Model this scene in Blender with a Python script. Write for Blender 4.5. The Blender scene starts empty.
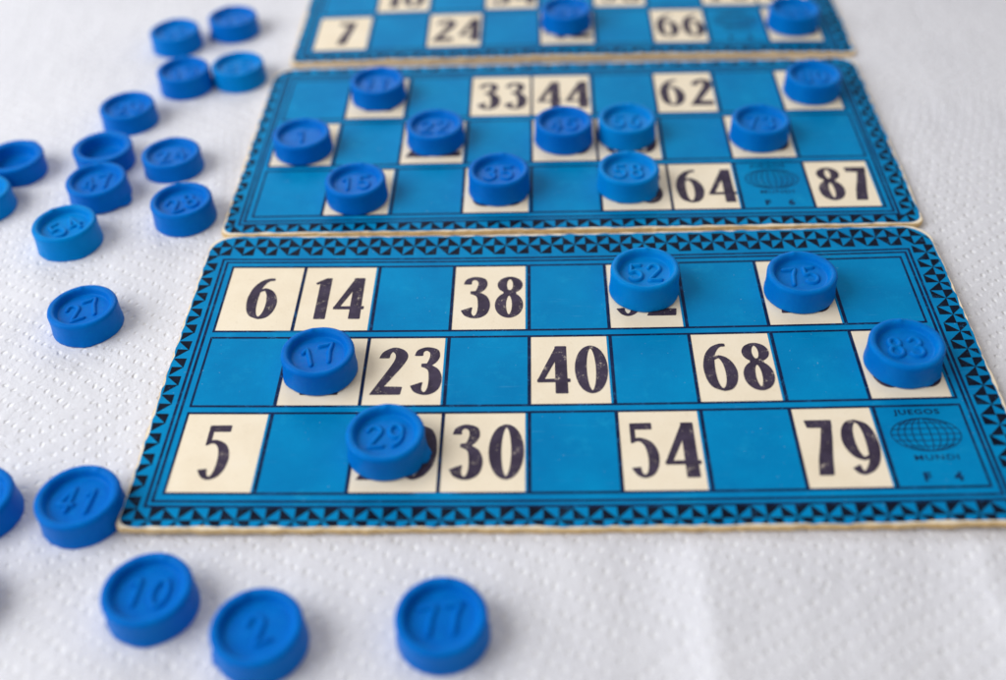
import bpy, math, random
from mathutils import Vector, Matrix, noise
from mathutils.geometry import delaunay_2d_cdt
random.seed(7)
MM = 0.001
scene = bpy.context.scene
COL = scene.collection
R = math.radians

# ------------------------------------------------------------------ materials
def new_mat(name):
    m = bpy.data.materials.new(name); m.use_nodes = True
    nt = m.node_tree; b = nt.nodes['Principled BSDF']
    return m, nt, b
def N(nt, kind, **kw):
    n = nt.nodes.new(kind)
    for k, v in kw.items(): setattr(n, k, v)
    return n
def math_node(nt, op, a, b=None, c=None):
    n = nt.nodes.new('ShaderNodeMath'); n.operation = op
    for i, v in enumerate((a, b, c)):
        if v is None: continue
        if isinstance(v, (int, float)): n.inputs[i].default_value = v
        else: nt.links.new(v, n.inputs[i])
    return n.outputs[0]
def coords(nt, scale):
    tc = N(nt, 'ShaderNodeTexCoord'); mp = N(nt, 'ShaderNodeMapping')
    nt.links.new(tc.outputs['Object'], mp.inputs['Vector'])
    mp.inputs['Scale'].default_value = scale if isinstance(scale, tuple) else (scale,) * 3
    return mp.outputs['Vector']
def noise_tex(nt, vec, scale, detail=3, rough=0.5):
    n = N(nt, 'ShaderNodeTexNoise'); nt.links.new(vec, n.inputs['Vector'])
    n.inputs['Scale'].default_value = scale; n.inputs['Detail'].default_value = detail
    n.inputs['Roughness'].default_value = rough
    return n.outputs['Fac']
def ramp(nt, fac, stops):
    r = N(nt, 'ShaderNodeValToRGB'); nt.links.new(fac, r.inputs['Fac'])
    els = r.color_ramp.elements
    while len(els) < len(stops): els.new(0.5)
    for e, (p, c) in zip(els, stops):
        e.position = p; e.color = (*c, 1) if len(c) == 3 else c
    return r.outputs['Color']
def mixc(nt, fac, a, b):
    m = N(nt, 'ShaderNodeMix', data_type='RGBA')
    for sock, v in ((m.inputs['Factor'], fac), (m.inputs[6], a), (m.inputs[7], b)):
        if isinstance(v, tuple): sock.default_value = (*v, 1)
        elif isinstance(v, (int, float)): sock.default_value = v
        else: nt.links.new(v, sock)
    return m.outputs[2]
def bump(nt, b, height, strength, dist):
    n = N(nt, 'ShaderNodeBump'); nt.links.new(height, n.inputs['Height'])
    n.inputs['Strength'].default_value = strength; n.inputs['Distance'].default_value = dist
    nt.links.new(n.outputs['Normal'], b.inputs['Normal'])

def card_blue():
    m, nt, b = new_mat('card_blue_ink')
    v = coords(nt, 1000)
    n1 = noise_tex(nt, v, 0.055, 4, 0.6)
    base = ramp(nt, n1, [(0.3, (0.0, 0.195, 0.46)), (0.7, (0.0, 0.27, 0.57))])
    n2 = noise_tex(nt, v, 3.2, 2)
    base = mixc(nt, math_node(nt, 'MULTIPLY', math_node(nt, 'SUBTRACT', n2, 0.30), 0.5), base, (0.0, 0.13, 0.36))
    # pale rubbed specks and hair-line scratches
    sc = noise_tex(nt, coords(nt, (120, 1500, 1000)), 1.0, 3, 0.65)
    base = mixc(nt, math_node(nt, 'MULTIPLY', ramp(nt, sc, [(0.64, (0, 0, 0)), (0.76, (1, 1, 1))]), 0.2), base, (0.10, 0.40, 0.68))
    sp = noise_tex(nt, v, 1.9, 1)
    base = mixc(nt, math_node(nt, 'MULTIPLY', ramp(nt, sp, [(0.78, (0, 0, 0)), (0.82, (1, 1, 1))]), 0.6), base, (0.5, 0.65, 0.72))
    rub = noise_tex(nt, v, 0.16, 6, 0.72)
    base = mixc(nt, math_node(nt, 'MULTIPLY', ramp(nt, rub, [(0.56, (0, 0, 0)), (0.74, (1, 1, 1))]), 0.38), base, (0.01, 0.36, 0.64))
    nt.links.new(base, b.inputs['Base Color'])
    b.inputs['Roughness'].default_value = 0.58
    b.inputs['Specular IOR Level'].default_value = 0.07; b.inputs['Specular Tint'].default_value = (0.2, 0.6, 1, 1)
    bump(nt, b, noise_tex(nt, v, 1.6, 4), 0.35, 0.00008)
    return m
def card_board():
    m, nt, b = new_mat('cream_cardboard')
    v = coords(nt, 1000)
    n1 = noise_tex(nt, v, 0.09, 5, 0.65)
    c = ramp(nt, n1, [(0.25, (0.84, 0.72, 0.54)), (0.55, (0.90, 0.79, 0.61)), (0.75, (0.92, 0.82, 0.66))])
    n2 = noise_tex(nt, v, 1.1, 3)
    c = mixc(nt, math_node(nt, 'MULTIPLY', ramp(nt, n2, [(0.62, (0, 0, 0)), (0.8, (1, 1, 1))]), 0.3), c, (0.62, 0.50, 0.34))
    nt.links.new(c, b.inputs['Base Color'])
    b.inputs['Roughness'].default_value = 0.8; b.inputs['Specular IOR Level'].default_value = 0.15
    bump(nt, b, noise_tex(nt, v, 2.2, 4), 0.4, 0.0001)
    return m
def card_edge():
    m, nt, b = new_mat('worn_cardboard_edge')
    v = coords(nt, (500, 500, 3500))
    c = ramp(nt, noise_tex(nt, v, 0.9, 4, 0.7), [(0.3, (0.46, 0.28, 0.11)), (0.5, (0.72, 0.50, 0.24)), (0.72, (0.88, 0.74, 0.48))])
    nt.links.new(c, b.inputs['Base Color'])
    b.inputs['Roughness'].default_value = 0.9; b.inputs['Specular IOR Level'].default_value = 0.1
    bump(nt, b, noise_tex(nt, v, 1.5, 4), 0.7, 0.0002)
    return m
def ink(name, col, worn, amount):
    m, nt, b = new_mat(name)
    v = coords(nt, 1000)
    a = noise_tex(nt, v, 0.5, 2); c = noise_tex(nt, v, 3.6, 2)
    f = math_node(nt, 'ADD', math_node(nt, 'MULTIPLY', a, 0.55), math_node(nt, 'MULTIPLY', c, 0.6))
    k = ramp(nt, f, [(0.70 - amount, (0, 0, 0)), (0.80 - amount, (1, 1, 1))])
    tone = ramp(nt, noise_tex(nt, v, 0.35, 3), [(0.35, col), (0.7, tuple(min(1, x * 1.5 + 0.005) for x in col))])
    nt.links.new(mixc(nt, k, tone, worn), b.inputs['Base Color'])
    b.inputs['Roughness'].default_value = 0.6; b.inputs['Specular IOR Level'].default_value = 0.08
    return m
def token_plastic(name, c0, c1):
    m, nt, b = new_mat(name)
    v = coords(nt, 1000)
    col = ramp(nt, noise_tex(nt, v, 0.16, 3), [(0.3, c0), (0.7, c1)])
    # chalky scuffs
    sc = noise_tex(nt, v, 0.9, 5, 0.7)
    col = mixc(nt, math_node(nt, 'MULTIPLY', ramp(nt, sc, [(0.55, (0, 0, 0)), (0.72, (1, 1, 1))]), 0.34), col, (0.0, 0.28, 0.62))
    hs = noise_tex(nt, coords(nt, (260, 2600, 600)), 1.0, 3, 0.6)
    col = mixc(nt, math_node(nt, 'MULTIPLY', ramp(nt, hs, [(0.66, (0, 0, 0)), (0.74, (1, 1, 1))]), 0.3), col, (0.02, 0.30, 0.66))
    nt.links.new(col, b.inputs['Base Color'])
    rr = ramp(nt, sc, [(0.3, (0.34,) * 3), (0.7, (0.6,) * 3)])
    nt.links.new(rr, b.inputs['Roughness'])
    b.inputs['Specular IOR Level'].default_value = 0.13; b.inputs['Specular Tint'].default_value = (0.15, 0.6, 1, 1)
    b.inputs['Subsurface Weight'].default_value = 0.12
    b.inputs['Subsurface Radius'].default_value = (0.1, 0.5, 1.0)
    b.inputs['Subsurface Scale'].default_value = 0.0012
    bump(nt, b, noise_tex(nt, v, 0.7, 5, 0.6), 0.35, 0.00022)
    return m
def paper():
    m, nt, b = new_mat('embossed_white_paper')
    tc = N(nt, 'ShaderNodeTexCoord'); s = N(nt, 'ShaderNodeSeparateXYZ')
    nt.links.new(tc.outputs['Object'], s.inputs[0])
    v = coords(nt, 1000)
    wob = math_node(nt, 'MULTIPLY', math_node(nt, 'SUBTRACT', noise_tex(nt, v, 0.03, 2), 0.5), 6.0)
    x = math_node(nt, 'ADD', math_node(nt, 'MULTIPLY', s.outputs['X'], 1000), wob)
    y = math_node(nt, 'MULTIPLY', s.outputs['Y'], 1000)
    A, B, SL = 2.05, 4.3, 0.68
    t = math_node(nt, 'DIVIDE', math_node(nt, 'SUBTRACT', math_node(nt, 'SUBTRACT', y, math_node(nt, 'MULTIPLY', x, 0.28)), 10.0), 50.0)
    t = math_node(nt, 'ADD', t, math_node(nt, 'MULTIPLY', math_node(nt, 'SUBTRACT', noise_tex(nt, v, 0.045, 1), 0.5), 0.55))
    sg = math_node(nt, 'SUBTRACT', math_node(nt, 'MULTIPLY', math_node(nt, 'FLOORED_MODULO', math_node(nt, 'FLOOR', t), 2.0), -2.0), -1.0)
    ys = math_node(nt, 'ADD', y, math_node(nt, 'MULTIPLY', math_node(nt, 'MULTIPLY', x, SL), sg))
    ys = math_node(nt, 'ADD', ys, math_node(nt, 'MULTIPLY', math_node(nt, 'SUBTRACT', noise_tex(nt, v, 0.05, 2), 0.5), 5.0))
    row = math_node(nt, 'FLOOR', math_node(nt, 'DIVIDE', ys, B))
    fy = math_node(nt, 'MULTIPLY', math_node(nt, 'SUBTRACT', math_node(nt, 'FRACT', math_node(nt, 'DIVIDE', ys, B)), 0.5), B)
    fy = math_node(nt, 'ADD', fy, math_node(nt, 'MULTIPLY', math_node(nt, 'SUBTRACT', noise_tex(nt, v, 0.33, 1), 0.5), 1.6))
    fy = math_node(nt, 'MULTIPLY', fy, 0.85)
    xo = math_node(nt, 'ADD', math_node(nt, 'DIVIDE', x, A), math_node(nt, 'MULTIPLY', row, 0.37))
    fx = math_node(nt, 'MULTIPLY', math_node(nt, 'SUBTRACT', math_node(nt, 'FRACT', xo), 0.5), A)
    fx = math_node(nt, 'ADD', fx, math_node(nt, 'MULTIPLY', math_node(nt, 'SUBTRACT', noise_tex(nt, v, 0.41, 1), 0.5), 0.9))
    fy = math_node(nt, 'SUBTRACT', fy, math_node(nt, 'MULTIPLY', math_node(nt, 'MULTIPLY', fx, SL), sg))
    d = math_node(nt, 'SQRT', math_node(nt, 'ADD', math_node(nt, 'MULTIPLY', fx, fx), math_node(nt, 'MULTIPLY', fy, fy)))
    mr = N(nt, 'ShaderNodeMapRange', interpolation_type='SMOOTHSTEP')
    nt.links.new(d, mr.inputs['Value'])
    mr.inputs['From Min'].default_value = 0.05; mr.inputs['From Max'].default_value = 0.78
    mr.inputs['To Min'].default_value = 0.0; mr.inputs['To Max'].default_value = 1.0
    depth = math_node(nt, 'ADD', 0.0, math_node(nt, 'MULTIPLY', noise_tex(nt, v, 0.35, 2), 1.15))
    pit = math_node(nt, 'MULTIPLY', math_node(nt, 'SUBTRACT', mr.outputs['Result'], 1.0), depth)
    fib = math_node(nt, 'MULTIPLY', noise_tex(nt, v, 1.1, 6, 0.75), 0.62)
    soft = math_node(nt, 'ADD', math_node(nt, 'MULTIPLY', noise_tex(nt, v, 0.28, 3), 0.9), math_node(nt, 'MULTIPLY', noise_tex(nt, coords(nt, (1000, 420, 1000)), 0.11, 2), 1.6))
    h = math_node(nt, 'ADD', math_node(nt, 'ADD', pit, fib), soft)
    bump(nt, b, h, 1.0, 0.00042)
    c = ramp(nt, noise_tex(nt, v, 0.03, 3), [(0.3, (0.74, 0.74, 0.785)), (0.7, (0.79, 0.79, 0.83))])
    # light catching the pressed spots, painted into the base colour as a paler tone
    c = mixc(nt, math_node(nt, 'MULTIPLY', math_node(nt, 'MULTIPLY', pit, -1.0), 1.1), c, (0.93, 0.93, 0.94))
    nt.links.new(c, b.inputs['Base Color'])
    b.inputs['Roughness'].default_value = 0.95; b.inputs['Specular IOR Level'].default_value = 0.05
    return m

M_BLUE, M_BOARD, M_EDGE = card_blue(), card_board(), card_edge()
M_INK = ink('dark_violet_ink', (0.040, 0.030, 0.054), (0.50, 0.43, 0.36), 0.02)
M_NAVY = ink('navy_overprint_ink', (0.001, 0.010, 0.050), (0.01, 0.12, 0.30), 0.045)
M_BLACK = ink('black_ornament_ink', (0.0003, 0.003, 0.013), (0.01, 0.09, 0.20), 0.025)
M_TOK = [token_plastic('cobalt_plastic', (0.0, 0.122, 0.50), (0.0, 0.16, 0.58)),
         token_plastic('mid_blue_plastic', (0.0, 0.145, 0.52), (0.0, 0.185, 0.60)),
         token_plastic('light_blue_plastic', (0.0, 0.185, 0.56), (0.0, 0.23, 0.63))]
M_PAPER = paper()

# ------------------------------------------------------------------ helpers
def link_mesh(name, verts, faces, mats, parent=None, smooth=False, fmat=None, sharp=None):
    me = bpy.data.meshes.new(name)
    me.from_pydata([tuple(c * MM for c in v) for v in verts], [], faces)
    for m in (mats if isinstance(mats, (list, tuple)) else [mats]): me.materials.append(m)
    if fmat:
        for p, k in zip(me.polygons, fmat): p.material_index = k
    if smooth:
        for p in me.polygons: p.use_smooth = True
    me.validate(); me.update()
    if sharp: me.set_sharp_from_angle(angle=R(sharp))
    o = bpy.data.objects.new(name, me); COL.objects.link(o)
    if parent: o.parent = parent
    return o
def empty(name, loc, rz, label, cat, group=None):
    o = bpy.data.objects.new(name, None); COL.objects.link(o)
    o.empty_display_size = 0.01
    o.location = [c * MM for c in loc]; o.rotation_euler = (0, 0, rz)
    o['label'] = label; o['category'] = cat
    if group: o['group'] = group
    return o

# ------------------------------------------------------------------ printed numerals (outlines of fat-and-thin figures)
def cr(pts, n=7):
    out = []
    P = [pts[0]] + list(pts) + [pts[-1]]
    for i in range(1, len(P) - 2):
        p0, p1, p2, p3 = P[i - 1], P[i], P[i + 1], P[i + 2]
        for k in range(n):
            t = k / n
            out.append(tuple(0.5 * (2 * b + (c - a) * t + (2 * a - 5 * b + 4 * c - d) * t * t + (3 * b - a - 3 * c + d) * t ** 3)
                             for a, b, c, d in zip(p0, p1, p2, p3)))
    out.append(tuple(pts[-1])); return out
def strip(pairs, n=7):
    s = cr([(*a, *b) for a, b in pairs], n)
    return [[(s[i][0], s[i][1]), (s[i + 1][0], s[i + 1][1]), (s[i + 1][2], s[i + 1][3]), (s[i][2], s[i][3])] for i in range(len(s) - 1)]
def ring(c, r, c2, r2, n=44, p=2.0):
    q = []
    for i in range(n):
        a, b = 2 * math.pi * i / n, 2 * math.pi * (i + 1) / n
        f = lambda cc, rr, t: (cc[0] + rr[0] * math.cos(t), cc[1] + rr[1] * math.sin(t))
        q.append([f(c, r, a), f(c, r, b), f(c2, r2, b), f(c2, r2, a)])
    return q
def norm(polys, x0, ybase, h):
    return [[((x - x0) / h, (ybase - y) / h) for x, y in p] for p in polys]
G = {}
G['0'] = (ring((.335, .5), (.335, .505), (.335, .5), (.115, .455)), .67)
G['1'] = ([[(.10, 0), (.33, 0), (.33, .5), (.10, .5)], [(.10, .5), (.33, .5), (.33, 1), (.10, .89)], [(.33, 1), (.22, 1), (.0, .885), (.02, .845), (.12, .88)]], .34)
G['2'] = (norm(strip([((190, 240), (275, 240)), ((222, 182), (283, 200)), ((312, 140), (310, 178)), ((405, 160), (343, 205)), ((452, 218), (345, 250)), ((425, 295), (312, 318)), ((335, 412), (225, 455)), ((250, 518), (140, 585))]) + [[(140, 585), (415, 585), (427, 517), (250, 513)]], 140, 585, 445), .70)
G['3'] = (norm(strip([((107, 207), (166, 207)), ((130, 160), (168, 178)), ((200, 137), (197, 163)), ((285, 155), (232, 180)), ((308, 210), (238, 215)), ((285, 260), (222, 262)), ((236, 296), (200, 290))]) +
          [[(170, 277), (225, 275), (250, 295), (215, 306), (172, 303)]] +
          strip([((232, 283), (180, 303)), ((305, 325), (228, 330)), ((337, 400), (241, 390)), ((318, 480), (240, 455)), ((262, 522), (225, 500)), ((192, 528), (198, 510)), ((128, 505), (175, 485)), ((94, 458), (181, 430))]), 93, 527, 388), .63)
G['4'] = (norm([[(238, 535), (335, 535), (330, 330), (238, 330)], [(238, 330), (330, 330), (329, 118), (238, 118)], [(247, 118), (300, 118), (240, 230), (130, 412), (78, 425)],
          [(78, 438), (78, 414), (238, 411), (238, 438)], [(330, 438), (330, 411), (357, 411), (357, 438)]], 80, 535, 417), .66)
G['5'] = (norm([[(130, 150), (292, 148), (292, 194), (130, 194)], [(130, 194), (157, 194), (157, 287), (130, 298)]] +
          strip([((130, 298), (138, 280)), ((165, 283), (160, 262)), ((205, 288), (222, 263)), ((240, 325), (292, 300)), ((256, 400), (328, 375)), ((252, 470), (320, 460)), ((238, 512), (278, 523)), ((214, 526), (214, 546)), ((188, 510), (160, 528)), ((180, 472), (120, 478))]), 120, 546, 397), .53)
_L = [((.50, 1.0), (.50, .945)), ((.38, .995), (.40, .935)), ((.22, .93), (.31, .86)), ((.08, .78), (.24, .73)), ((.01, .58), (.215, .55)), ((0, .42), (.21, .40)), ((.04, .22), (.225, .22)), ((.14, .075), (.27, .09)), ((.335, 0), (.335, .045))]
_R = [((.20, .69), (.22, .65)), ((.34, .745), (.34, .69)), ((.50, .69), (.41, .60)), ((.62, .55), (.44, .48)), ((.668, .37), (.45, .36)), ((.62, .17), (.435, .2)), ((.50, .035), (.39, .09)), ((.335, 0), (.335, .045))]
G['6'] = (strip(_L) + strip(_R), .67)
_L9 = [((.44, .985), (.55, .855))] + [((.36, .998), (.44, .93)), ((.28, .975), (.35, .93))] + _L[3:]
G['9'] = ([[(.67 - x, 1 - y) for x, y in p] for p in strip([((.60, .885), (.47, .83)), ((.52, .975), (.455, .90)), ((.40, 1.0), (.40, .945)), ((.22, .93), (.31, .86))] + _L[3:]) + strip(_R)], .67)
G['7'] = ([[(.05, 1.0), (.56, 1.0), (.545, .86), (.08, .865)]] + strip([((.36, .865), (.56, 1.0)), ((.28, .6), (.50, .66)), ((.17, .3), (.42, .33)), ((.10, 0), (.355, 0))]), .56)
G['8'] = (norm(ring((543, 213), (107, 79), (541, 213), (34, 58)) + ring((535, 407), (119, 119), (535, 407), (33, 92)) + [[(494, 266), (588, 266), (594, 318), (484, 318)]], 415, 526, 391), .61)

def union(polys):
    """planar union of overlapping polygons -> verts2d, faces"""
    V, F = [], []
    for p in polys:
        a = sum(p[i][0] * p[(i + 1) % len(p)][1] - p[(i + 1) % len(p)][0] * p[i][1] for i in range(len(p)))
        if abs(a) < 1e-7: continue
        if a < 0: p = p[::-1]
        F.append(list(range(len(V), len(V) + len(p)))); V += [Vector(q) for q in p]
    ov, oe, of, _, _, og = delaunay_2d_cdt(V, [], F, 1, 1e-4)
    return [tuple(v) for v in ov], [list(f) for f, g in zip(of, og) if g]

# ------------------------------------------------------------------ cards
PITCH, CH, CG = 18.0, 22.213, 2.177
TH = 1.4          # board thickness, mm
DIG = 14.8        # numeral height, mm

def rounded(u0, v0, u1, v1, rad, amp, seed):
    pts = []; ra, rb, rc, rd = rad
    def side(a, b):
        L = math.hypot(b[0] - a[0], b[1] - a[1]); n = max(2, int(L / 1.3))
        nx, ny = (b[1] - a[1]) / L, -(b[0] - a[0]) / L
        for k in range(n):
            t = k / n; x = a[0] + (b[0] - a[0]) * t; y = a[1] + (b[1] - a[1]) * t
            w = (noise.noise(Vector((x * .35, y * .35, seed))) + .6 * noise.noise(Vector((x * 1.1, y * 1.1, seed + 5))) + .7 * noise.noise(Vector((x * .05, y * .05, seed + 9)))) * amp
            pts.append((x + nx * w, y + ny * w))
    def arc(cx, cy, r, a0):
        for k in range(7):
            a = R(a0 + 90 * k / 7); pts.append((cx + r * math.cos(a), cy + r * math.sin(a)))
    side((u0 + ra, v0), (u1 - rb, v0)); arc(u1 - rb, v0 + rb, rb, -90)
    side((u1, v0 + rb), (u1, v1 - rc)); arc(u1 - rc, v1 - rc, rc, 0)
    side((u1 - rc, v1), (u0 + rd, v1)); arc(u0 + rd, v1 - rd, rd, 90)
    side((u0, v1 - rd), (u0, v0 + ra)); arc(u0 + ra, v0 + ra, ra, 180)
    return pts
def inside(p, poly):
    x, y = p; c = False; j = len(poly) - 1
    for i in range(len(poly)):
        xi, yi = poly[i]; xj, yj = poly[j]
        if (yi > y) != (yj > y) and x < (xj - xi) * (y - yi) / (yj - yi) + xi: c = not c
        j = i
    return c
def clip(poly, u0, v0, u1, v1):
    for ax, lim, sg in ((0, u0, 1), (0, u1, -1), (1, v0, 1), (1, v1, -1)):
        out = []
        for i in range(len(poly)):
            a, b = poly[i - 1], poly[i]
            da, db = (a[ax] - lim) * sg, (b[ax] - lim) * sg
            if (da >= 0) != (db >= 0):
                t = da / (da - db); out.append((a[0] + (b[0] - a[0]) * t, a[1] + (b[1] - a[1]) * t))
            if db >= 0: out.append(b)
        poly = out
        if len(poly) < 3: return []
    return poly

def text_polys(s, size, cx, cy, bold=0.0, sx=1.0):
    cu = bpy.data.curves.new('t', 'FONT'); cu.body = s; cu.size = size; cu.align_x = 'CENTER'; cu.align_y = 'CENTER'
    cu.offset = bold; cu.resolution_u = 3; cu.space_character = 1.15
    ob = bpy.data.objects.new('t', cu); COL.objects.link(ob)
    dg = bpy.context.evaluated_depsgraph_get(); me = ob.evaluated_get(dg).to_mesh()
    out = [[(me.vertices[i].co.x * sx + cx, me.vertices[i].co.y + cy) for i in p.vertices] for p in me.polygons]
    ob.evaluated_get(dg).to_mesh_clear(); bpy.data.objects.remove(ob); bpy.data.curves.remove(cu)
    return out

RAD = [(1.6, 2.0, 6.2, 5.2), (2.2, 2.6, 4.5, 5.5), (2.2, 1.8, 4, 4)]
def build_card(pose, zbase, e, box, rad, rows, emblem, letter, label, seed, name='bingo_card'):
    x0, y0, ro, a, b = pose
    root = empty(name, (x0, y0, 0), ro, label, 'bingo card', 'three blue bingo cards laid one above another')
    zf = lambda u, v=0: zbase + a * 1e-4 * u * u + b * 1e-2 * u
    cols = [(k - 4.5) * PITCH + e[k] for k in range(10)]
    rl = [((1 - r) * (CH + CG) + CH / 2 + e[10 + 2 * r], (1 - r) * (CH + CG) - CH / 2 + e[11 + 2 * r]) for r in range(3)]
    U0, V0, U1, V1 = box
    # ---- board
    out = rounded(U0, V0, U1, V1, rad, 0.28, seed)
    grid = [(u, v) for u in range(int(U0) + 3, int(U1) - 2, 5) for v in range(int(V0) + 3, int(V1) - 2, 6)]
    def sheet(outline, holes, dz):
        V = [Vector(p) for p in outline]; E = [(i, (i + 1) % len(outline)) for i in range(len(outline))]
        for h in holes:
            s = len(V); V += [Vector(p) for p in h]; E += [(s + i, s + (i + 1) % len(h)) for i in range(len(h))]
        V += [Vector(p) for p in grid]
        ov, oe, of, _, _, _ = delaunay_2d_cdt(V, E, [], 0, 1e-3)
        F = []
        for f in of:
            c = (sum(ov[i].x for i in f) / len(f), sum(ov[i].y for i in f) / len(f))
            if inside(c, outline) and not any(inside(c, h) for h in holes): F.append(list(f))
        return [(v.x, v.y, zf(v.x) + dz) for v in ov], F
    top, tf = sheet(out, [], 0)
    n = len(top); verts = list(top) + [(x, y, z - TH) for x, y, z in top]
    faces = [f for f in tf] + [[i + n for i in f[::-1]] for f in tf]; fm = [0] * len(tf) + [1] * len(tf)
    m = len(out); s = len(verts)                       # side wall: a soft, slightly bulging cut edge
    prof = [(0.0, 0.0), (0.16, -0.14), (0.24, -0.45), (0.12, -0.72), (0.25, -0.98), (0.18, -1.26), (0.0, -TH)]
    for i, (u, v) in enumerate(out):
        du = out[(i + 1) % m][0] - out[i - 1][0]; dv = out[(i + 1) % m][1] - out[i - 1][1]; L = math.hypot(du, dv)
        for k, (o_, z_) in enumerate(prof):
            w = o_ + (0.10 * noise.noise(Vector((u * .7, v * .7, k * 3.0 + seed))) if 0 < k < 6 else 0)
            verts.append((u + dv / L * w, v - du / L * w, zf(u) + z_))
    K = len(prof)
    for i in range(m):
        j = (i + 1) % m
        for k in range(K - 1):
            faces.append([s + i * K + k, s + i * K + k + 1, s + j * K + k + 1, s + j * K + k]); fm.append(1)
    link_mesh('cardboard', verts, faces, [M_BOARD, M_EDGE], root, False, fm)
    # ---- blue print with the number windows left open
    wins = []; white = {(r, c) for r in range(3) for c in rows[r]}
    for (r, c) in sorted(white):
        t, bt = rl[r]
        L = cols[c] + 0.22; Rr = cols[c + 1] - (-0.0 if (r, c + 1) in white else 0.85)
        if (r, c - 1) in white: L = cols[c] - 0.0
        jag = lambda p0, p1, s_: [(p0[0] + (p1[0] - p0[0]) * k / 12, p0[1] + (p1[1] - p0[1]) * k / 12 + noise.noise(Vector((p0[0] + k * .9, p0[1], s_))) * .22 * (0 < k)) for k in range(12)]
        wins.append([(L, bt + .12), (Rr, bt + .12), (Rr, t - .15)] + jag((Rr, t - .15), (L, t - .15), seed)[1:] + [(L, t - .15)])
    # neighbouring windows share an edge: merge them
    merged = []
    for w in wins:
        if merged and abs(merged[-1][1][0] - w[0][0]) < 0.02 and abs(merged[-1][0][1] - w[0][1]) < 2.5 and merged[-1][1][0] > merged[-1][0][0]:
            q = merged[-1]; merged[-1] = [q[0], (w[1][0], q[0][1])] + [p for p in w[2:-1]] + [p for p in q[2:]]
        else: merged.append(w)
    inset = 0.30
    outb = rounded(U0 + inset, V0 + inset + .1, U1 - inset, V1 - inset, [q + .9 for q in rad], 0.42, seed + 30)
    vs, fs = sheet(outb, merged, 0.035)
    link_mesh('blue_print', vs, fs, M_BLUE, root)
    # ---- printing helpers
    def flat(polys, dz, nm, mat, parent, sub=True):
        V, F = [], []
        for p in polys:
            us = [q[0] for q in p]; lo, hi = min(us), max(us)
            k = max(1, int((hi - lo) / 5)) if sub else 1
            for i in range(k):
                c = clip(p, lo + (hi - lo) * i / k, -1e3, lo + (hi - lo) * (i + 1) / k, 1e3) if k > 1 else p
                if len(c) < 3: continue
                ar = sum(c[j - 1][0] * c[j][1] - c[j][0] * c[j - 1][1] for j in range(len(c)))
                if abs(ar) < 1e-5: continue
                if ar < 0: c = c[::-1]
                F.append(list(range(len(V), len(V) + len(c)))); V += [(u, v, zf(u) + dz) for u, v in c]
        return link_mesh(nm, V, F, mat, parent)
    rect = lambda u0, v0, u1, v1: [(u0, v0), (u1, v0), (u1, v1), (u0, v1)]
    # ---- ornament: pinwheel border
    orn = []
    T = rl[0][0]; Bm = rl[2][1]; Lf = cols[0]; Rt = cols[9]
    inn = 4.4; sz = 5.7; inb = 3.8
    cu0, cv0, cu1, cv1 = U0 + .5, V0 + .55, U1 - .7, V1 - .8
    def pin(cu, cv, sx, sy):
        c = (cu, cv); q = lambda x, y: (cu + x * sx / 2, cv + y * sy / 2)
        for tri in ((q(-1, 1), q(-1, 0)), (q(0, 1), q(1, 1)), (q(1, 0), q(1, -1)), (q(0, -1), q(-1, -1))):
            j = lambda p: (p[0] + random.uniform(-.12, .12) + (p[0] - cu) * .05, p[1] + random.uniform(-.12, .12) + (p[1] - cv) * .05)
            p = clip([c, j(tri[0]), j(tri[1])], cu0, cv0, cu1, cv1)
            if not p: continue
            m_ = (sum(q_[0] for q_ in p) / len(p), sum(q_[1] for q_ in p) / len(p))
            if not inside(m_, outb): continue
            for _ in range(12):
                p = [q_ if inside(q_, outb) else (q_[0] * .8 + m_[0] * .2, q_[1] * .8 + m_[1] * .2) for q_ in p]
            orn.append(p)
    nu = round((Rt - Lf + 2 * inn) / sz); pu = (Rt - Lf + 2 * inn) / nu
    for k in range(-1, nu + 1):
        cu = Lf - inn + pu * (k + .5)
        pin(cu, T + 4.75 + 3.3, pu * .985, 6.6); pin(cu, Bm - inb - sz / 2, pu * .985, sz)
    nv = round((T - Bm + inn + inb) / sz); pv = (T - Bm + inn + inb) / nv
    for k in range(nv):
        cv = Bm - inb + pv * (k + .5)
        pin(Lf - inn - sz / 2 + .1, cv, sz, pv * .985); pin(Rt + inn + sz / 2 - .7, cv, sz, pv * .985)
    flat(orn, 0.07, 'ornamental_border', M_BLACK, root, False)
    # ---- frame and grid lines
    ln = []
    def frame(d, w):
        a0, b0, a1, b1 = Lf - d, Bm - d * 1.15, Rt + d * .9, T + d * 1.05
        ln.extend([rect(a0 - w / 2, b0 - w / 2, a1 + w / 2, b0 + w / 2), rect(a0 - w / 2, b1 - w / 2, a1 + w / 2, b1 + w / 2),
                   rect(a0 - w / 2, b0 + w / 2, a0 + w / 2, b1 - w / 2), rect(a1 - w / 2, b0 + w / 2, a1 + w / 2, b1 - w / 2)])
    frame(1.75, .58); frame(2.9, .58)
    for r in range(3):
        t, bt = rl[r]
        for v in (t, bt): ln.append(rect(Lf - .25, v - .3, Rt + .25, v + .3))
        for k in range(10):
            w = .5 if k in (0, 9) else .74
            ln.append(rect(cols[k] - w / 2, bt + .3, cols[k] + w / 2, t - .3))
    flat(ln, 0.07, 'grid_lines', M_NAVY, root)
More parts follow.
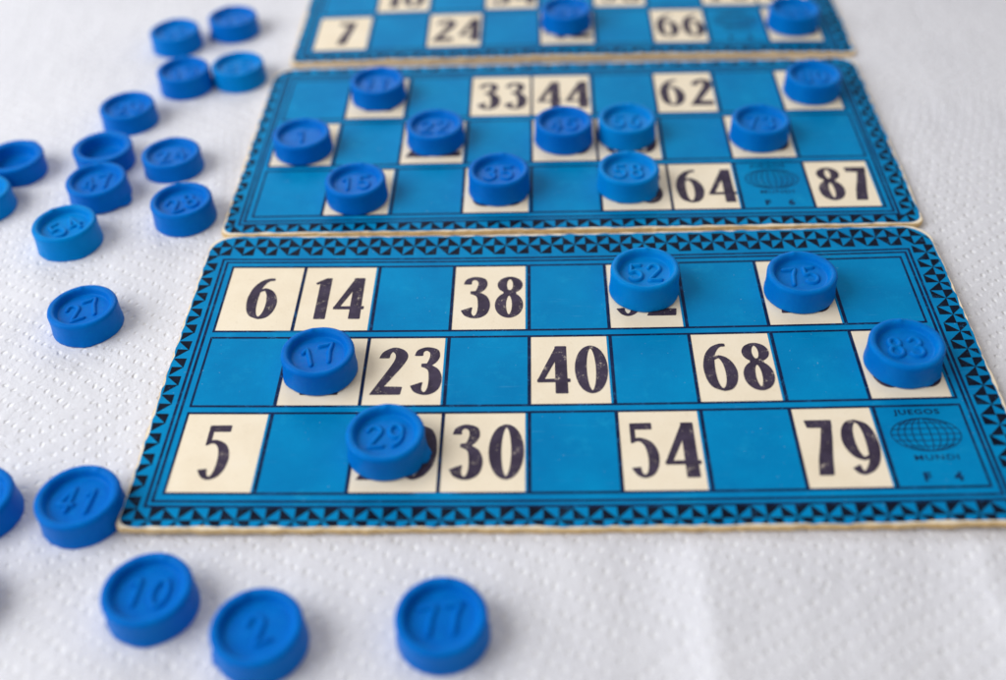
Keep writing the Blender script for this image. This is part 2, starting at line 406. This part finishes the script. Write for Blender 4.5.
    # ---- numerals
    for r in range(3):
        for c, s in rows[r].items():
            t, bt = rl[r]; L, Rr = cols[c] + .3, cols[c + 1] - .85
            ws = [G[ch][1] * .69 * DIG for ch in s]; gap = 1.75 if '1' in s else 1.45
            tot = sum(ws) + gap * (len(ws) - 1); x = (L + Rr) / 2 - tot / 2 + (({'5': -.5}.get(s, .6)) if len(s) == 1 else .65); y = (t + bt) / 2 - DIG / 2
            polys = []
            for ch, w in zip(s, ws):
                vv, ff = union([[(x + o_[0] + px * .69 * DIG, y + o_[1] + py * DIG) for px, py in p] for p in G[ch][0] for o_ in ((-.18, 0), (.18, 0), (0, .09), (0, -.09))])
                polys += [[vv[i] for i in f] for f in ff]; x += w + gap
            flat(polys, 0.05, 'printed_number', M_INK, root, False)
    # ---- maker's emblem: globe grid and lettering
    r, c = emblem; t, bt = rl[r]; cx = (cols[c] + cols[c + 1]) / 2; hh = t - bt
    gl = []; gy = t - .37 * hh; rx, ry, w = 6.9, 4.5, .2
    def arcs(fx, t0, t1, n=30):
        for i in range(n):
            p, q = fx(t0 + (t1 - t0) * i / n), fx(t0 + (t1 - t0) * (i + 1) / n)
            dx, dy = q[0] - p[0], q[1] - p[1]; L = math.hypot(dx, dy) or 1
            ox, oy = -dy / L * w / 2, dx / L * w / 2
            gl.append([(p[0] + ox, p[1] + oy), (p[0] - ox, p[1] - oy), (q[0] - ox, q[1] - oy), (q[0] + ox, q[1] + oy)])
    arcs(lambda a_: (cx + rx * math.cos(a_), gy + ry * math.sin(a_)), 0, 2 * math.pi, 48)
    for k in (-.8, -.6, -.38, -.14, .14, .38, .6, .8):
        arcs(lambda a_: (cx + rx * k * math.cos(a_) ** .9 if math.cos(a_) > 0 else cx, gy + ry * math.sin(a_)), -math.pi / 2 + .12, math.pi / 2 - .12, 14)
    for k in (-.66, -.34, 0, .34, .66):
        hw = rx * math.sqrt(1 - k * k) * .985
        arcs(lambda s_: (cx + s_ * hw, gy + ry * k + (.35 * k * (1 - s_ * s_))), -1, 1, 10)
    vv, ff = union(gl)
    em = flat([[vv[i] for i in f] for f in ff], 0.07, 'globe_emblem', M_NAVY, root, False)
    tx = text_polys('JUEGOS', 1.9, cx - .3, t - .085 * hh, .045, 1.25) + text_polys('MUNDI', 2.0, cx + .5, t - .655 * hh, .015, 1.25)
    tx += text_polys('F', 3.1, cx - 2.6, t - .885 * hh, .12, 1.05) + text_polys(letter, 3.1, cx + 3.4, t - .885 * hh, .12, 1.05)
    flat(tx, 0.07, 'maker_lettering', M_NAVY, root, False)
    return root, (x0, y0, ro, zf)

POSES = [(14.235, -11.829, -0.043821, 1.275, 0.0086), (19.318, 80.947, -0.047207, -0.03126, 0.22619), (25.964, 170.996, -0.045647, -1.15909, -0.04697)]
ZB = [1.5, 1.5, 2.2]
EE = [[0.062, -0.011, 0.092, 0.171, 0.218, 0.396, 0.0, 0.302, -0.434, -0.796, 0.897, -0.513, -0.493, -0.106, 0.036, 0.179],
      [-0.268, -0.352, -0.386, -0.032, 0.025, 0.108, 0.258, 0.271, 0.4, -0.022, 0.297, -0.349, -0.479, -0.179, -0.187, 0.897],
      [-0.033, -0.134, 0.132, 0.057, 0.182, 0.095, -0.017, -0.135, 0.17, -0.316, 0.0, 0.0, 0.0, 0.592, -0.071, -0.52]]
BOX = [(-88.3, -44.0, 89.5, 48.9), (-88.2, -41.9, 88.9, 43.3), (-86.9, -43.4, 88.3, 44.2)]
ROWS = [[{0: '6', 1: '14', 3: '38', 5: '52', 7: '75'}, {1: '17', 2: '23', 4: '40', 6: '68', 8: '83'}, {0: '5', 2: '29', 3: '30', 5: '54', 7: '79'}],
        [{1: '11', 3: '33', 4: '44', 6: '62', 8: '80'}, {0: '1', 2: '22', 4: '45', 5: '56', 7: '73'}, {1: '15', 3: '35', 5: '58', 6: '64', 8: '87'}],
        [{0: '3', 2: '20', 4: '48', 6: '61', 8: '85'}, {1: '16', 3: '34', 5: '53', 7: '70', 8: '81'}, {0: '7', 2: '24', 4: '42', 6: '66', 8: '88'}]]
LBL = ['front bingo card nearest the camera, showing 6, 14 and 38 in its top row',
       'middle bingo card between the other two, showing 33, 44 and 62 in its top row',
       'farthest bingo card, cut off by the top of the photo, showing 7, 24 and 66']
EMB = [(2, 8), (2, 7), (2, 7)]; LET = ['4', '6', '5']
cards = [build_card(POSES[i], ZB[i], EE[i], BOX[i], RAD[i], ROWS[i], EMB[i], LET[i], LBL[i], 11.3 * i + 2)[1] for i in range(3)]

# ------------------------------------------------------------------ paper towel surface
def card_mask(x, y):
    m = 1.0
    for (x0, y0, ro, zf), (U0, V0, U1, V1) in zip(cards, BOX):
        dx, dy = x - x0, y - y0; u = math.cos(ro) * dx + math.sin(ro) * dy; v = -math.sin(ro) * dx + math.cos(ro) * dy
        d = max(U0 - u, u - U1, V0 - v, v - V1)
        m = min(m, max(0, min(1, d / 7.0)))
    return m * m * (3 - 2 * m)
def paper_h(x, y):
    n1 = noise.noise(Vector((x / 55, y / 42, 1.7))); n2 = noise.noise(Vector((x / 21, y / 17, 4.2)))
    h = 0.55 * n1 + 0.22 * n2 - 0.1
    # fold line across the sheet, with a slightly dished far side
    yc = 67.0 + 1.6 * noise.noise(Vector((x / 30, 0, 9))) - 0.012 * x
    d = y - yc
    h += 0.55 * math.exp(-(d / 1.6) ** 2) + 0.35 * math.exp(-abs(d) / 9)
    # two folds running towards the viewer, right of centre
    fade = 1 / (1 + math.exp((y + 45) / 4))
    for xc, a, wl, wr in ((35.5 + .05 * (y + 60), 1.9, 4.0, 26.0), (87 + .05 * (y + 60), 1.2, 3.0, 14.0)):
        d = x - xc + .7 * noise.noise(Vector((y / 12, xc, 3)))
        h += fade * a * (math.exp(-(abs(d) / wl) ** 1.4) if d < 0 else math.exp(-d / wr))
        h -= fade * .3 * a * math.exp(-((d + 12) / 6) ** 2)
    return h * card_mask(x, y)
xs = []; x = -330.0
while x < 330: xs.append(x); x += 1.6 if -185 < x < 185 else 8
ys = []; y = -190.0
while y < 420: ys.append(y); y += 1.6 if -100 < y < 215 else 8
V = [(x, y, paper_h(x, y)) for y in ys for x in xs]; nx = len(xs)
F = [[j * nx + i, j * nx + i + 1, (j + 1) * nx + i + 1, (j + 1) * nx + i] for j in range(len(ys) - 1) for i in range(nx - 1)]
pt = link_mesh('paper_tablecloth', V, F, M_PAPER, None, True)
pt['kind'] = 'structure'; pt['label'] = 'white embossed paper towel covering the table under the cards and tokens'

# ------------------------------------------------------------------ tokens
def lathe(profile, n, fn):
    V, F = [], []; m = len(profile)
    for i in range(n):
        a = 2 * math.pi * i / n
        for k, (r, z) in enumerate(profile):
            rr, zz = fn(r, z, a)
            V.append((rr * math.cos(a), rr * math.sin(a), zz))
    for i in range(n):
        j = (i + 1) % n
        for k in range(m - 1): F.append([i * m + k, j * m + k, j * m + k + 1, i * m + k + 1])
    b = len(V); V.append((0, 0, profile[0][1])); V.append((0, 0, profile[-1][1]))
    for i in range(n):
        j = (i + 1) % n
        F.append([b, j * m, i * m]); F.append([b + 1, i * m + m - 1, j * m + m - 1])
    return V, F
H = 6.1
P_UP = [(7.2, 0.0), (7.95, 0.02), (8.16, 0.22), (8.16, .6), (8.08, 1.2), (7.98, 2.2), (7.93, 3.3), (7.93, 4.3), (7.97, 5.0), (7.96, 5.45), (7.84, 5.8), (7.58, 6.02), (7.2, 6.1), (6.75, 6.06), (6.42, 5.86), (6.15, 5.4), (6.0, 4.8), (5.85, 4.57), (5.5, 4.5), (4.0, 4.5), (2.0, 4.5)]
P_DOWN = [(7.0, 0.0), (7.6, .04), (7.9, .3), (7.98, .8), (7.93, 1.8), (7.93, 2.8), (8.0, 3.9), (8.1, 4.9), (8.16, 5.5), (8.1, 5.86), (7.9, 6.02), (7.4, 6.08), (6.7, 6.05), (6.2, 5.9), (5.95, 5.4), (5.8, 4.4), (5.6, 2.9), (5.3, 2.5), (4.6, 2.35), (3.0, 2.3), (1.5, 2.3)]
def token_mesh(seed, down, flash, rot):
    rnd = random.Random(seed)
    ph = [rnd.uniform(0, 6.28) for _ in range(4)]
    gate = R(rot + 84 + rnd.uniform(-8, 8))
    def fn(r, z, a):
        k = 1 + .004 * math.sin(2 * a + ph[0]) + .003 * math.sin(3 * a + ph[1]) + .0016 * math.sin(9 * a + ph[2])
        dz = .05 * math.sin(a + ph[3]) * (z / H) + .03 * math.sin(4 * a + ph[1]) * (z / H)
        rr = r * k
        if r > 7.7 and ((z < 1.0) if not down else (z > 5.3)):   # thin ragged moulding flash on the mould line
            for fa, fw, fs in flash:
                d = (a - R(fa) + math.pi) % (2 * math.pi) - math.pi
                if abs(d) < fw:
                    w = (math.cos(d / fw * math.pi / 2)) ** .7
                    zz = (1 - z / 1.0) if not down else .8
                    rr += fs * w * max(0, zz) ** .5 * (.75 + .45 * noise.noise(Vector((a * 14, seed, 0))))
            rr += .07 * noise.noise(Vector((a * 6, seed, 3)))
        if not down and z > 5.2 and r > 5.9:                      # small gate nub on the rim
            d = (a - gate + math.pi) % (2 * math.pi) - math.pi
            dz += .34 * math.exp(-(d / .085) ** 2) * math.exp(-((r - 6.9) / .6) ** 2)
        return rr, z + dz
    return lathe(P_DOWN if down else P_UP, 112, fn)

def arcp(cx, cy, rx, ry, a0, a1, n=12):
    return [(cx + rx * math.cos(R(a0 + (a1 - a0) * i / n)), cy + ry * math.sin(R(a0 + (a1 - a0) * i / n))) for i in range(n + 1)]
D = {'0': [arcp(.5, 1, .48, 1, 90, 450, 28)],
     '1': [[(.18, 1.55), (.55, 1.95), (.55, 0)]],
     '2': [arcp(.5, 1.5, .47, .5, 165, -35) + [(.02, 0), (1, 0)]],
     '3': [arcp(.48, 1.53, .42, .46, 150, -80), arcp(.48, .52, .48, .53, 82, -155, 14)],
     '4': [[(.72, 0), (.72, 2), (.0, .55), (1.02, .55)]],
     '5': [[(.9, 2), (.15, 2), (.08, 1.1)] + arcp(.47, .62, .5, .6, 125, -150, 14)],
     '6': [arcp(.5, .6, .46, .6, 90, 450, 22), [(.05, .75), (.12, 1.3), (.35, 1.75), (.75, 2.02)]],
     '7': [[(0, 2), (1, 2), (.62, 1.15), (.38, 0)]],
     '8': [arcp(.5, 1.5, .4, .48, -90, 270, 20), arcp(.5, .52, .48, .53, 90, 450, 22)],
     '9': [arcp(.5, 1.4, .46, .6, -90, 270, 22), [(.95, 1.25), (.88, .7), (.65, .25), (.25, -.02)]]}
def ridge(path, V, F, z0, w=.54, h=.50):
    pts = [Vector(p) for p in path]
    closed = (pts[0] - pts[-1]).length < 1e-3
    if closed: pts = pts[:-1]
    dense = []
    rng = range(len(pts)) if closed else range(len(pts) - 1)
    for i in rng:
        a, b = pts[i], pts[(i + 1) % len(pts)]; k = max(1, int((b - a).length / .5))
        dense += [a.lerp(b, t / k) for t in range(k)]
    if not closed: dense.append(pts[-1])
    pts = dense; n = len(pts); s0 = len(V)
    sec = [(-1.25, -.3), (-1.05, .12), (-.8, .62), (-.4, .94), (0, 1.0), (.4, .94), (.8, .62), (1.05, .12), (1.25, -.3)]; m = len(sec)
    rings = []
    for i in range(n):
        if closed: t = pts[(i + 1) % n] - pts[i - 1]
        else: t = pts[min(i + 1, n - 1)] - pts[max(i - 1, 0)]
        t.normalize(); rings.append((pts[i], t, 1.0))
    if not closed:
        p, t, _ = rings[0]; rings = [(p - t * w * .95, t, .25), (p - t * w * .6, t, .78)] + rings
        p, t, _ = rings[-1]; rings += [(p + t * w * .6, t, .78), (p + t * w * .95, t, .25)]
    for p, t, s in rings:
        nx_, ny_ = -t.y, t.x
        for o_, z_ in sec: V.append((p.x + nx_ * o_ * w * s, p.y + ny_ * o_ * w * s, z0 + (z_ * h * (s ** .5))))
    q = len(rings)
    for i in range(q if closed else q - 1):
        j = (i + 1) % q
        for k in range(m - 1): F.append([s0 + i * m + k, s0 + i * m + k + 1, s0 + j * m + k + 1, s0 + j * m + k])
    if not closed:
        F.append([s0 + k for k in range(m)][::-1]); F.append([s0 + (q - 1) * m + k for k in range(m)])
def number_mesh(s, z0):
    V, F = [], []; dw, dh, gap = 2.75, 5.5, 1.55
    if len(s) == 1: x = -dw / 2
    else: x = -(2 * dw + gap) / 2
    for ch in s:
        for path in D[ch]: ridge([(x + p[0] * dw, -dh / 2 + p[1] * dh / 2) for p in path], V, F, z0)
        x += dw + gap
    return V, F

def surface(ci, x, y):
    if ci < 0: return max(-.3, max(paper_h(x + dx, y + dy) for dx, dy in ((0, 0), (6, 0), (-6, 0), (0, 6), (0, -6))) - .25)
    x0, y0, ro, zf = cards[ci]; dx, dy = x - x0, y - y0
    u = math.cos(ro) * dx + math.sin(ro) * dy
    return max(zf(u), min(zf(u - 8), zf(u + 8))) + 0.09
GA, GB = 'blue number tokens marking the cards', 'blue number tokens loose on the paper towel'
# (number, card or -1, x, y, turn, material, flash list, label)
TOK = [
 ('52', 0, 33.59, 13.52, -3, 2, [(-50, .3, .25)], 'light blue token embossed 52 in the top row of the front card'),
 ('75', 0, 69.28, 10.25, 4, 1, [], 'blue token embossed 75 in the top row of the front card'),
 ('83', 0, 85.82, -15.34, -4, 1, [(-40, .22, .7), (-62, .2, .4)], 'blue token embossed 83 near the right border of the front card'),
 ('17', 0, -40.25, -9.62, 14, 0, [(-150, .3, .35), (-60, .3, .25)], 'blue token embossed 17 below printed 14 on the front card'),
 ('29', 0, -24.43, -34.35, 4, 1, [(-12, .3, 1.5), (-45, .25, .7)], 'blue token embossed 29 with torn edge, left of printed 30'),
 ('11', 1, -33.68, 108.28, -8, 0, [(-60, .3, .3)], 'blue token embossed 11 at the upper left of the middle card'),
 ('1', 1, -53.28, 81.25, 3, 0, [], 'blue token embossed with a single 1 at the left of the middle card'),
 ('22', 1, -16.4, 82.92, -4, 0, [(-120, .3, .3), (-50, .3, .3)], 'blue token on the middle card, just left of the blue square below 33'),
 ('15', 1, -36.65, 56.81, 2, 0, [], 'blue token embossed 15 in the bottom row of the middle card, leftmost there'),
 ('35', 1, .71, 57.84, -2, 0, [(-138, .25, .6), (-42, .25, .6)], 'blue token embossed 35 in the bottom row of the middle card'),
 ('45', 1, 19.27, 80.51, -2, 0, [], 'darker blue token directly below printed 44 on the middle card'),
 ('56', 1, 36.79, 81.03, -3, 2, [], 'light blue token directly behind the token embossed 58'),
 ('58', 1, 34.52, 56.53, -2, 2, [(-48, .28, .9)], 'light blue token embossed 58 left of printed 64'),
 ('73', 1, 73.0, 77.41, -6, 1, [], 'blue token on the square above the globe emblem of the middle card'),
 ('80', 1, 92.91, 100.68, -4, 1, [], 'blue token in the upper right corner of the middle card'),
 ('42', 2, 24.64, 147.97, 0, 0, [(-110, .2, .3)], 'blurred dark blue token on the farthest card, between 24 and 66'),
 ('88', 2, 96.43, 142.43, 0, 1, [], 'blurred blue token at the right end of the farthest card'),
 ('36', -1, -101.36, 149.56, 20, 1, [], 'blurred blue loose token, rear left of the four at the top'),
 ('71', -1, -83.96, 157.56, 25, 0, [(-155, .3, .9)], 'blurred blue loose token farthest from the camera, nearest the top edge'),
 ('13', -1, -93.56, 122.24, 15, 0, [], 'darker blue loose token touching a lighter one, front left of the four at the top'),
 ('85', -1, -77.57, 125.13, 10, 2, [], 'light blue loose token, front right of the four at the top'),
 ('20', -1, -106.43, 102.48, 20, 0, [], 'blurred blue loose token behind the hollow upturned one, standing apart'),
 (None, -1, -108.4, 80.2, 0, 0, [], 'upside-down hollow blue token directly behind the token embossed 47'),
 ('47', -1, -106.1, 63.9, 14, 0, [(-22, .3, 1.6)], 'blue loose token embossed 47 with a torn plastic lip at its base'),
 (None, -1, -132.33, 77.49, 0, 0, [(60, .2, .5)], 'upside-down hollow blue token cut by the left edge of the photo'),
 ('63', -1, -136.46, 60.89, 30, 2, [], 'blue token mostly outside the left edge, in front of the hollow one'),
 ('54', -1, -109.31, 43.87, 42, 2, [(-55, .3, .5)], 'light blue loose token embossed 54, number turned steeply'),
 ('27', -1, -97.08, 11.74, 28, 0, [(-80, .22, .35)], 'blue loose token embossed 27 standing alone left of the front card'),
 ('24', -1, -88.71, 76.15, 20, 0, [], 'blue loose token embossed 24 directly behind the token embossed 28'),
 ('28', -1, -81.43, 52.55, 30, 0, [], 'blue loose token embossed 28, closest to the left edge of the middle card'),
 ('41', -1, -83.65, -46.28, -8, 0, [], 'blue loose token embossed 41 beside the lower left corner of the front card'),
 ('60', -1, -104.6, -45.2, 10, 0, [], 'blue token half outside the left edge, beside the token embossed 41'),
 ('10', -1, -65.68, -68.68, -6, 0, [(-90, .35, .3)], 'blue loose token embossed 10 near the bottom edge'),
 ('2', -1, -44.79, -77.54, 22, 0, [(-165, .3, .8)], 'blue loose token embossed with a single 2, cut by the bottom edge'),
 ('77', -1, -12.76, -76.92, 4, 0, [], 'blue loose token embossed 77 in front of the front card'),
]
for i, (s, ci, x, y, rot, mi, flash, lab) in enumerate(TOK):
    on = ci >= 0
    t = empty('bingo_token', (x, y, surface(ci, x, y)), 0, lab, 'bingo token', GA if on else GB)
    rnd = random.Random(i * 3 + 1)
    if on:
        x0, y0, ro, zf = cards[ci]; u = math.cos(ro) * (x - x0) + math.sin(ro) * (y - y0)
        t.rotation_euler = (0, -math.atan((zf(u + 6) - zf(u - 6)) / 12), 0)
    else: t.rotation_euler = (R(rnd.uniform(-.8, .8)), R(rnd.uniform(-.8, .8)), 0)
    t.scale = (1, 1, {'52': 1.15, '54': 1.12, '13': 1.1, '35': 1.07, '28': 1.07, '45': 1.05, '1': .95, '22': .95, '24': .93}.get(s, 1))
    if s in ('41', '10', '2', '77', '60'): t.scale = (1.03, 1.03, 1.03)
    V, F = token_mesh(i * 7.31 + 1, s is None, flash, rot)
    link_mesh('token_body', V, F, M_TOK[mi], t, True)
    if s:
        V, F = number_mesh(s, 4.5)
        nb = link_mesh('raised_number', V, F, M_TOK[mi], t, True)
        nb.rotation_euler = (0, 0, R(rot))
# one more token just outside the frame whose shadow enters at the left edge
t = empty('bingo_token', (-103.6, -67.5, 0), 0, 'blue token just outside the left edge, its shadow reaching into view', 'bingo token', GB)
V, F = token_mesh(444, False, [], 0); link_mesh('token_body', V, F, M_TOK[0], t, True)
V, F = number_mesh('39', 4.5); link_mesh('raised_number', V, F, M_TOK[0], t, True)

# ------------------------------------------------------------------ camera
FPX, THC, ROLL, DIST = 1136.0877, 0.7330004721943295, -0.04253477570388572, 258.0767
fw = Vector((0, math.cos(THC), -math.sin(THC))); up = Vector((0, math.sin(THC), math.cos(THC))); rt = Vector((1, 0, 0))
r2 = math.cos(ROLL) * rt + math.sin(ROLL) * up; u2 = -math.sin(ROLL) * rt + math.cos(ROLL) * up
cd = bpy.data.cameras.new('camera'); cam = bpy.data.objects.new('camera', cd); COL.objects.link(cam)
mw = Matrix((( r2.x, u2.x, -fw.x, 0), (r2.y, u2.y, -fw.y, 0), (r2.z, u2.z, -fw.z, 0), (0, 0, 0, 1)))
mw.translation = -fw * DIST * MM; cam.matrix_world = mw
cd.sensor_fit = 'HORIZONTAL'; cd.sensor_width = 36; cd.lens = FPX / 1006 * 36
cd.clip_start = 0.01; cd.clip_end = 20
cd.dof.use_dof = True; cd.dof.focus_distance = 0.256; cd.dof.aperture_fstop = 6.5
scene.camera = cam

# ------------------------------------------------------------------ light: a large window at the left, a dimmer one behind
def area(name, loc, target, sx, sy, power, color):
    l = bpy.data.lights.new(name, 'AREA'); l.shape = 'RECTANGLE'; l.size = sx; l.size_y = sy; l.energy = power; l.color = color
    o = bpy.data.objects.new(name, l); COL.objects.link(o); o.location = loc
    o.rotation_euler = (Vector(target) - Vector(loc)).to_track_quat('-Z', 'Y').to_euler(); return o
area('window_light', (-0.66, -0.10, 0.52), (0, 0.02, 0), 0.74, 0.6, 7.0, (0.93, 0.96, 1.0))
area('back_window_light', (-0.15, 1.3, 0.8), (0, 0.05, 0), 0.7, 0.5, 5.2, (0.96, 0.97, 1.0))
w = bpy.data.worlds.new('World'); scene.world = w; w.use_nodes = True
w.node_tree.nodes['Background'].inputs[0].default_value = (1.0, 0.95, 0.91, 1)
w.node_tree.nodes['Background'].inputs[1].default_value = 0.37
vs = scene.view_settings; vs.view_transform = 'Standard'; vs.look = 'None'; vs.exposure = 0.08; vs.gamma = 1
